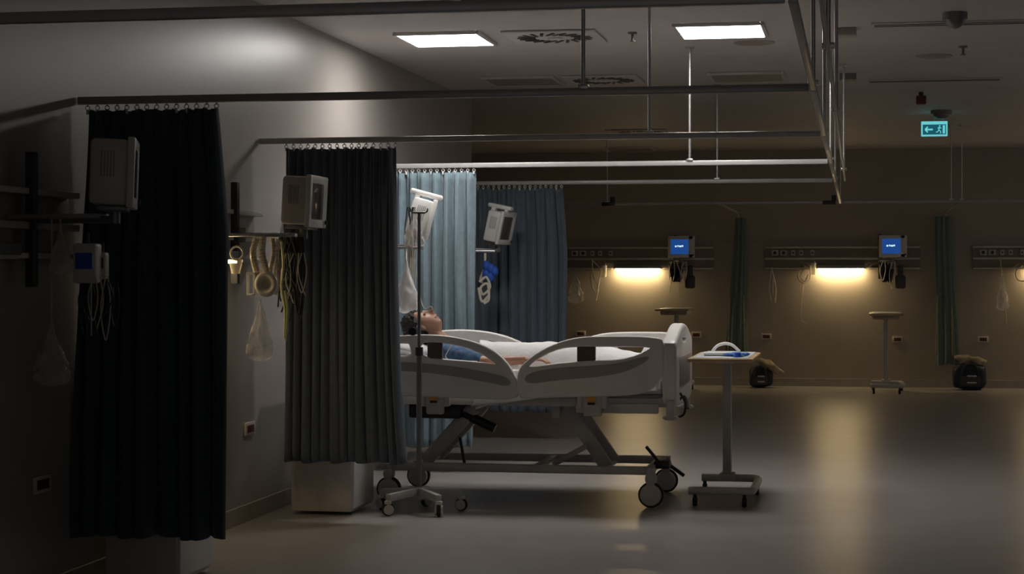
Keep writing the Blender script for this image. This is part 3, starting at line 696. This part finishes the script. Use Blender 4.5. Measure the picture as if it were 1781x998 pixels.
# base frame
b = bmesh.new()
for y in (11.33, 12.02): beam(b, (-2.93, y, .215), (-1.22, y, .215), .055, .05, .01)
for x in (-2.86, -1.95, -1.25): beam(b, (x, 11.3, .215), (x, 12.05, .215), .05, .045, .01)
obj('base_frame', b, 'bedmetal', bed, True)
def big_caster(x, y, pedal=False):
    b = bmesh.new(); box(b, (x, y + .0, .175), (.07, .075, .06), .02); cyl(b, (x, y, .16), (x, y, .235), .03)
    box(b, (x, y - .034, .125), (.05, .008, .11), .003); box(b, (x, y + .034, .125), (.05, .008, .11), .003)
    c = obj('caster', b, 'bedmetal', bed, True)
    b = bmesh.new(); cyl(b, (x, y - .024, .077), (x, y + .024, .077), .077, n=36, bev=.01); w = obj('wheel', b, 'rubber', c, True)
    for s in (-1, 1):
        b = bmesh.new(); cyl(b, (x, y + s * .024, .077), (x, y + s * .042, .077), .066, .05, n=32) if s > 0 else cyl(b, (x, y - .042, .077), (x, y - .024, .077), .060, .066, n=32)
        obj('wheel_cover', b, 'wheel', c, True)
    if pedal:
        b = bmesh.new(); beam(b, (x + .02, y, .22), (x - .04, y - .02, .34), .03, .016); box(b, (x, y, .245), (.09, .09, .05), .012); beam(b, (x + .03, y, .25), (x + .11, y, .17), .02, .02)
        cyl(b, (x - .05, y - .035, .34), (x - .03, y + .0, .34), .012); obj('brake_pedal', b, 'black', c, True)
for x, y, q in ((-1.23, 11.26, False), (-1.22, 12.08, False), (-2.87, 11.28, False), (-2.87, 12.08, False)): big_caster(x, y, q)
b = bmesh.new(); x, y = -1.20, 11.55
beam(b, (x, y, .235), (x - .09, y - .02, .345), .03, .018); box(b, (x + .01, y, .235), (.10, .12, .05), .014); beam(b, (x + .03, y + .1, .23), (x + .13, y + .15, .15), .022, .022); obj('brake_pedal', b, 'black', bed, True)
# mattress
def mt(x): return .795 + max(0, (-2.30 - x)) * .17
b = bmesh.new(); n = 30; prof = []
for i in range(n + 1):
    x = -3.17 + i * (2.0 / n); prof.append((x, mt(x)))
rows = []
for x, z in prof:
    zb = z - .108; r = .03; y0, y1 = 11.235, 12.105
    ring = [(y0 + r, zb), (y1 - r, zb), (y1, zb + r), (y1, z - r), (y1 - r, z), (y0 + r, z), (y0, z - r), (y0, zb + r)]
    rows.append([b.verts.new((x, a, c)) for a, c in ring])
for i in range(n):
    for k in range(8): b.faces.new((rows[i][k], rows[i][(k + 1) % 8], rows[i + 1][(k + 1) % 8], rows[i + 1][k]))
b.faces.new(rows[0]); b.faces.new(rows[-1][::-1])
single('mattress', b, 'mattress', 'pale mattress lying on the hospital bed under the patient', 'mattress')
# pillow
b = bmesh.new(); sph(b, (0, 0, 0), (1, 1, 1), sub=4)
for v in b.verts:
    x, y, z = v.co; f = lambda t: math.copysign(abs(t) ** .45, t)
    e = max(0, 1 - (abs(f(x)) ** 4 + abs(f(y)) ** 4) / 2.0)
    v.co = Vector((f(x) * .20, f(y) * .33, z * .065 * (.35 + .65 * e) - (.028 * math.exp(-((y * .33) ** 2) / .012 - ((x * .2) ** 2) / .02) if z > 0 else 0)))
bmesh.ops.transform(b, matrix=Matrix.Translation((-2.86, 11.66, mt(-2.86) + .062)) @ Matrix.Rotation(math.atan(.17), 4, 'Y'), verts=b.verts)
single('pillow', b, 'pillow', 'white pillow under the head of the lying patient', 'pillow')

# ------------------------------------------------------------------ the patient
def head_bm():
    b = bmesh.new(); bmesh.ops.create_icosphere(b, subdivisions=5, radius=1)
    def G(p, c, s): return math.exp(-sum(((p[i] - c[i]) / s[i]) ** 2 for i in range(3)))
    for v in b.verts:     # x right, -y face, z up; unit sphere
        p = v.co.copy(); x, y, z = p
        w = 1 - .28 * max(0, -z) ** 1.3
        q = Vector((x * .076 * w, y * .096, z * .118))
        if y < 0: q.y *= (1 - .10 * max(0, 1 - abs(z + .1) * 1.2))
        if z < 0: q.y = q.y * (1 - .30 * (-z) ** 2 if y > 0 else 1 + .10 * (-z))
        q.y += -.036 * G(p, (0, -1, -.20), (.15, .5, .17)) - .014 * G(p, (0, -1, .08), (.10, .5, .2))     # nose
        q.y += .016 * (G(p, (.36, -.9, .12), (.2, .5, .12)) + G(p, (-.36, -.9, .12), (.2, .5, .12)))       # sockets
        q.y += -.006 * G(p, (0, -.95, .28), (.5, .4, .1))                                               # brow
        q.y += -.013 * G(p, (0, -.9, -.47), (.24, .4, .055)) - .011 * G(p, (0, -.85, -.60), (.20, .4, .05)) # lips
        q.y += -.012 * G(p, (0, -.6, -.85), (.3, .5, .15))                                              # chin
        v.co = q
    for s in (-1, 1):
        sph(b, (s * .076, .012, -.002), (.008, .018, .030), Matrix.Rotation(R(12) * s, 3, 'Z'), 2); sph(b, (s * .033, -.080, .012), (.014, .010, .008), sub=2)
    return b
HC = Vector((-2.735, 11.66, 1.080)); TILT = R(16)
HM = Matrix.Translation(HC) @ Matrix.Rotation(TILT, 4, 'Y') @ Matrix(((0, 0, -1, 0), (1, 0, 0, 0), (0, -1, 0, 0), (0, 0, 0, 1)))
person = thing('person', 'person lying on their back in a blue patterned gown in the hospital bed', 'person', (-2.1, 11.66, .82))
b = head_bm(); bmesh.ops.transform(b, matrix=HM, verts=b.verts)
V = Vector
ch = V((-2.46, 11.66, .885)); pv = V((-2.05, 11.66, .865))
def torso(b, g=0.):
    sph(b, ch, (.20 + g, .175 + g, .085 + g), Matrix.Rotation(R(9), 3, 'Y')); sph(b, (ch + pv) / 2, (.20 + g, .155 + g, .078 + g), Matrix.Rotation(R(6), 3, 'Y')); sph(b, pv, (.14 + g, .17 + g, .082 + g))
    sph(b, V((-2.56, 11.66, .91)), (.09 + g, .20 + g, .06 + g))
torso(b)
capsule(b, (-2.665, 11.66, 1.02), (-2.55, 11.66, .925), .052, .062)
ARM = {}
for s in (-1, 1):
    sh = V((-2.55, 11.66 + s * .185, .91)); el = V((-2.28, 11.66 + s * .295, .865)); wr = V((-2.02, 11.66 + s * .335, .885))
    capsule(b, sh, el, .052, .040); capsule(b, el, wr, .040, .026); ARM[s] = (sh, el, wr)
    hd = (wr - el).normalized(); sd = V((0, 1, 0)) if s < 0 else V((0, 1, 0)); nn = hd.cross(sd).normalized(); sd = nn.cross(hd).normalized()
    if nn.z > 0: nn = -nn
    pc = wr + hd * .055; sph(b, pc, (.052, .040, .015), Matrix((hd, sd, nn)).transposed(), 2)
    for k in range(4):
        o = (k - 1.5) * .019; L = (.062, .074, .070, .052)[k]
        k0 = wr + hd * .095 + sd * o; k1 = k0 + hd * L * .5 + nn * .008; k2 = k1 + hd * L * .42 + nn * .020
        capsule(b, k0 - hd * .02, k1, .0092, .0085); capsule(b, k1, k2, .0085, .0072)
    k0 = wr + hd * .03 - s * sd * (-.028); k1 = k0 + hd * .035 + s * sd * .022; capsule(b, k0, k1, .0115, .0095); capsule(b, k1, k1 + hd * .032 + s * sd * .003, .0095, .008)
    hp = V((-1.98, 11.66 + s * .085, .868)); kn = V((-1.62, 11.66 + s * .10, .865)); an = V((-1.29, 11.66 + s * .09, .84))
    capsule(b, hp, kn, .072, .05); capsule(b, kn, an, .05, .034); capsule(b, an, an + V((.03, 0, .10)), .036, .028); sph(b, an + V((-.0, 0, -.0)), (.04, .035, .04), sub=2)
body_me = remeshed(b, .0048, 2)
from mathutils.bvhtree import BVHTree
bvh = BVHTree.FromPolygons([v.co.copy() for v in body_me.vertices], [tuple(p.vertices) for p in body_me.polygons])
def face_pt(x, z, lift=.001):      # point on the face in front of head-local (x, z)
    o_ = HM @ V((x, -.25, z)); d_ = (HM.to_3x3() @ V((0, 1, 0))).normalized(); hit = bvh.ray_cast(o_, d_)
    return hit[0] - d_ * lift
brow_pts = [[face_pt(s * a, c) for a, c in ((.014, .034), (.026, .040), (.038, .041), (.050, .034))] for s in (-1, 1)]
lash_pts = [[face_pt(s * a, c) for a, c in ((.022, .010), (.033, .006), (.044, .010))] for s in (-1, 1)]
lip_pts = [face_pt(a, c) for a, c in ((-.024, -.061), (-.012, -.060), (0, -.0615), (.012, -.060), (.024, -.061))]
nose_pt = face_pt(.006, -.034, .0)
link('body', body_me, 'skin', person, True, True)
b = bmesh.new(); torso(b, .016)
for s in (-1, 1):
    sh, el, wr = ARM[s]; capsule(b, sh, sh.lerp(el, .82), .068, .058)
me = remeshed(b, .008, 5)
for v in me.vertices: v.co += V((0, 0, 1)) * .006 * noise.noise(v.co * 22)
link('gown', me, 'gown', person, True, True)
b = bmesh.new(); sph(b, (0, .012, .024), (.094, .104, .118), sub=5)
for v in list(b.verts):
    x, y, z = v.co
    n_ = .012 * noise.noise(v.co * 60) + .008 * noise.noise(v.co * 130); v.co += v.co.normalized() * (n_ + .006)
bmesh.ops.delete(b, geom=[v for v in b.verts if (v.co.y < -.055 and v.co.z < .085) or (v.co.y < -.02 and v.co.z < .055) or (v.co.y < .015 and v.co.z < .02) or v.co.z < -.06], context='VERTS')
bmesh.ops.holes_fill(b, edges=b.edges)
bmesh.ops.transform(b, matrix=HM, verts=b.verts); obj('hair', b, 'hair', person, True)
b = bmesh.new()
for q in brow_pts: tube(b, q, .0032, n=6)
for q in lash_pts: tube(b, q, .0014, n=6)
obj('eyebrows', b, 'hair', person, True)
obj('lips', tb(lip_pts, .0042, n=8), 'lip', person, True)
# breathing line
nz = nose_pt
hanging('nasal_tube', [[nz, nz + V((-.015, -.01, .035)), P(737, 535, 11.7), P(728, 500, 11.75), P(722, 450, 11.8)]], .0028, 'tube', 'thin clear tube rising from the patient\'s nose towards the hung bags', 'tube')
hanging('drip_line', [[P(790, 590, 11.17) + V((0, .05, 0)), P(778, 612, 11.25), P(776, 622, 11.3), P(790, 628, 11.32), P(830, 628, 11.33)]], .003, 'tubew', 'thin white drip line looping over the near bed rail to the arm', 'tube')

# blanket
b = bmesh.new(); nx, ny = 90, 64
def body_z(x, y):
    dy = y - 11.66; m_ = mt(x) + .02
    t1 = max(0, 1 - abs(dy / .29) ** 4)
    hgt = .158 if x < -1.9 else .158 - (x + 1.9) * .12
    leg = m_ + hgt * t1
    ft = .17 * math.exp(-((x + 1.27) / .07) ** 2) * max(0, 1 - (dy / .22) ** 4); kn = .02 * math.exp(-((x + 1.62) / .16) ** 2) * t1
    return max(m_, leg + kn, m_ + ft) + .008 * noise.noise(V((x * 7, y * 6, 1))) + .005 * noise.noise(V((x * 20, y * 14, 3)))
X0, X1 = -2.335, -1.185; rows = []
yn, yf = 11.205, 12.125
for i in range(nx + 1):
    s = i / nx; row = []
    lowz = .66 - .055 * math.exp(-((s - .02) / .35) ** 2) + .05 * s
    for j in range(ny + 1):
        t_ = j / ny
        x = X0 + (X1 - X0) * s + (.03 * math.sin(t_ * 9) + .02 * noise.noise(V((t_ * 8, 0, 0)))) * (1 - s) ** 4
        if t_ < .2: 
            q = t_ / .2; zt_ = mt(x) + .02; y = yn + .004 * math.sin(s * 40) ; z = lowz + (zt_ - .012 - lowz) * q
        elif t_ > .86: q = (1 - t_) / .14; y = yf; z = .72 + (mt(x) + .008 - .72) * q
        else:
            q = (t_ - .2) / .66; y = yn + .012 + (yf - yn - .024) * q; z = body_z(x, y)
        row.append(b.verts.new((x, y, z)))
    rows.append(row)
for i in range(nx):
    for j in range(ny): b.faces.new((rows[i][j], rows[i + 1][j], rows[i + 1][j + 1], rows[i][j + 1]))
bl = single('blanket', b, 'linen', 'white blanket drawn up to the waist of the lying patient', 'blanket')
md = bl.modifiers.new('t', 'SOLIDIFY'); md.thickness = .008; md.offset = 1

# ------------------------------------------------------------------ drip stand
c = P(729, 478, 10.80); ivx, ivy = c.x, 10.80
iv = thing('drip_stand', 'slim dark drip pole on a five-wheeled base beside the near bed rail', 'drip stand', (ivx, ivy, 0))
b = bmesh.new(); cyl(b, (0, 0, .11), (0, 0, .95), .0165, n=18); cyl(b, (0, 0, .95), (0, 0, 1.78), .010, n=16); obj('pole', b, 'aludark', iv)
b = bmesh.new(); cyl(b, (0, 0, .93), (0, 0, .98), .024); obj('pole_collar', b, 'dark', iv)
b = bmesh.new(); cyl(b, (0, 0, .075), (0, 0, .15), .042, .03, bev=.006); obj('hub', b, 'bedmetal', iv)
for s in range(2): pass
b = bmesh.new(); beam(b, (-.01, -.02, 1.075), (-.028, -.05, 1.075), .02, .02); cyl(b, (-.028, -.06, 1.075), (-.028, -.03, 1.075), .024, n=18, bev=.004); obj('clamp_knob', b, 'black', iv)
b = bmesh.new(); beam(b, (-.04, 0, 1.78), (.04, 0, 1.78), .012, .012); 
for s in (-1, 1): tube(b, [(s * .04, 0, 1.78), (s * .05, 0, 1.79), (s * .052, 0, 1.805)], .005)
obj('hook_bar', b, 'aludark', iv)
for k in range(5):
    a = R(90 + 72 * k + 4); e = V((math.cos(a) * .255, math.sin(a) * .255, .105))
    b = bmesh.new(); beam(b, (0, 0, .125), e, .045, .045, .008); lg = obj('base_leg', b, 'bedmetal', iv)
    ca = a + R(60); wx = V((math.cos(ca), math.sin(ca), 0)); pc = V((e.x, e.y, .038))
    b = bmesh.new(); cyl(b, pc - wx * .012, pc + wx * .012, .038, n=24, bev=.005); wl = obj('wheel', b, 'rubber', lg)
    b = bmesh.new()
    for s in (-1, 1): cyl(b, pc + wx * s * .012, pc + wx * s * .023, .030, n=24) 
    box(b, pc + V((0, 0, .042)), (.04, .04, .024), .008); obj('caster_fork', b, 'wheel', lg)

# ------------------------------------------------------------------ overbed tables
def overbed(loc, h, label, wood='wood', post_y=.22, top=True):
    t = thing('overbed_table', label, 'overbed table', loc)
    obj('table_top', bx((0, .05, h - .012), (.40, .98, .024), .008), wood, t)
    obj('table_inlay', bx((0, .05, h + .001), (.34, .92, .006), .002), 'tray', t)
    b = bmesh.new(); box(b, (.0, post_y, (h + .15) / 2 - .02), (.055, .07, h - .16), .008); obj('column', b, 'bedmetal', t)
    b = bmesh.new(); box(b, (0, post_y - .05, h - .035 if top else h - .05), (.12, .5, .022) if top else (.33, .7, .055), .006 if top else .02); obj('column_head', b, 'bedmetal', t)
    b = bmesh.new()
    tube(b, [(-.17, .30, .095), (.10, .30, .095), (.17, .29, .095), (.195, .24, .095), (.2, .1, .095), (.2, -.2, .095), (.195, -.40, .095), (.17, -.44, .095), (.1, -.45, .095), (-.19, -.45, .095)], .025, n=10, sub=6)
    obj('base_tube', b, 'bedmetal', t)
    b = bmesh.new(); box(b, (0, post_y + .04, .11), (.10, .12, .05), .01); obj('column_foot', b, 'bedmetal', t)
    for x, y in ((-.15, .30), (.19, .20), (.15, -.45), (-.15, -.45)):
        b = bmesh.new(); cyl(b, (x - .014, y, .03), (x + .014, y, .03), .03, n=20, bev=.004); box(b, (x, y, .062), (.022, .03, .03), .006); cw = obj('caster', b, 'rubber', t)
    return t
TX = P(1262, 620, 11.9).x
ot = overbed((TX, 11.83, 0), .90, 'overbed table on wheels standing at the foot of the occupied bed')
overbed((P(1541, 545, YB - .9).x, YB - .95, 0), .95, 'far overbed table on wheels against the back wall, between the green curtains', top=False)
overbed((P(1174, 533, YB - 1.2).x, YB - 1.2, 0), 1.0, 'far overbed table showing above the bed foot, under the left blue screen', top=False)
# things on the near table
tz = .904
b = bmesh.new(); box(b, (TX - .02, 11.80, tz + .012), (.20, .30, .016), .006)
single('paper_stack', b, 'white', 'flat white tray of papers lying on the near overbed table', 'papers')
hd = tb([(TX - .10, 12.12, tz + .01), (TX - .07, 12.12, tz + .045), (TX - .02, 12.12, tz + .062), (TX + .03, 12.12, tz + .05), (TX + .075, 12.12, tz + .01)], .010)
single('curved_handle', hd, 'white', 'white curved handle standing at the far end of the near overbed table', 'handle')
b = bmesh.new()
for (dx, dy, sx, sy, sz, r) in ((0, 0, .055, .05, .014, 0), (-.05, .03, .035, .012, .008, .4), (-.055, 0, .035, .011, .008, .1), (-.05, -.03, .034, .011, .008, -.3), (.03, -.05, .02, .03, .01, 0), (.05, .02, .03, .03, .012, .3)):
    sph(b, (TX + .09 + dx, 11.62 + dy, tz + .014), (sx, sy, sz), Matrix.Rotation(r, 3, 'Z'), 2)
single('rubber_glove', b, 'blue', 'crumpled blue glove lying on the near overbed table', 'glove')
b = bmesh.new(); cyl(b, (TX + .10, 11.50, tz + .002), (TX + .10, 11.50, tz + .028), .026, .02); single('bottle_cap', b, 'bluecloth', 'small dark blue cap on the near edge of the near overbed table', 'cap')

# ------------------------------------------------------------------ bags on the floor by the back wall
def floor_bag(u, w, h, label, lab2, seed, cu, Yb, cz=.0, name='duffel_bag'):
    p = P(u, 650, Yb); t = thing(name, label, 'bag', (p.x, Yb, 0))
    b = bmesh.new(); sph(b, (0, 0, h / 2), (w / 2, .13, h / 2), sub=4)
    for v in b.verts:
        q = v.co - V((0, 0, h / 2)); f = lambda a, m_: math.copysign(m_ * abs(a / m_) ** .6, a)
        v.co = V((f(q.x, w / 2), f(q.y, .13), f(q.z, h / 2) + h / 2)) + q.normalized() * .02 * noise.noise(q * 9 + V((seed, 0, 0))); v.co.z = max(.002, v.co.z)
    obj('bag_body', b, 'bag', t)
    obj('strap', tb([(-w * .25, -.12, h * .5), (-w * .2, -.15, h * .9), (0, -.13, h * 1.02), (w * .2, -.15, h * .9), (w * .25, -.12, h * .5)], .012), 'dark', t)
    obj('pocket', bx((0, -.135, h * .35), (w * .6, .03, h * .4), .012), 'dark', t)
    for k in range(2): obj('pocket_stripe', bx((w * .05, -.153, h * (.3 + .25 * k)), (w * .28, .006, .018), .002), 'cream', t)
    b = bmesh.new(); sph(b, (0, 0, 0), (.20, .11, .05), Matrix.Rotation(R(cu), 3, 'Y'), 4)
    for v in b.verts: v.co += v.co.normalized() * .05 * noise.noise(v.co * 11 + V((seed, 3, 0)))
    bmesh.ops.translate(b, vec=(p.x + (.11 if cu > 20 else .03), Yb, h + (.0 if cu > 20 else .045) + cz), verts=b.verts)
    single('folded_coat', b, 'coat', lab2, 'coat')
floor_bag(1323, .30, .27, 'dark navy bag on the floor behind the near overbed table', 'beige cloth slumped over the bag behind the near overbed table', 1, 28, YB - .38)
floor_bag(1686, .40, .32, 'black bag with pale stripes on the floor beside the right green curtain', 'beige cloth lying on the black bag beside the right green curtain', 4, 8, YB - .38)
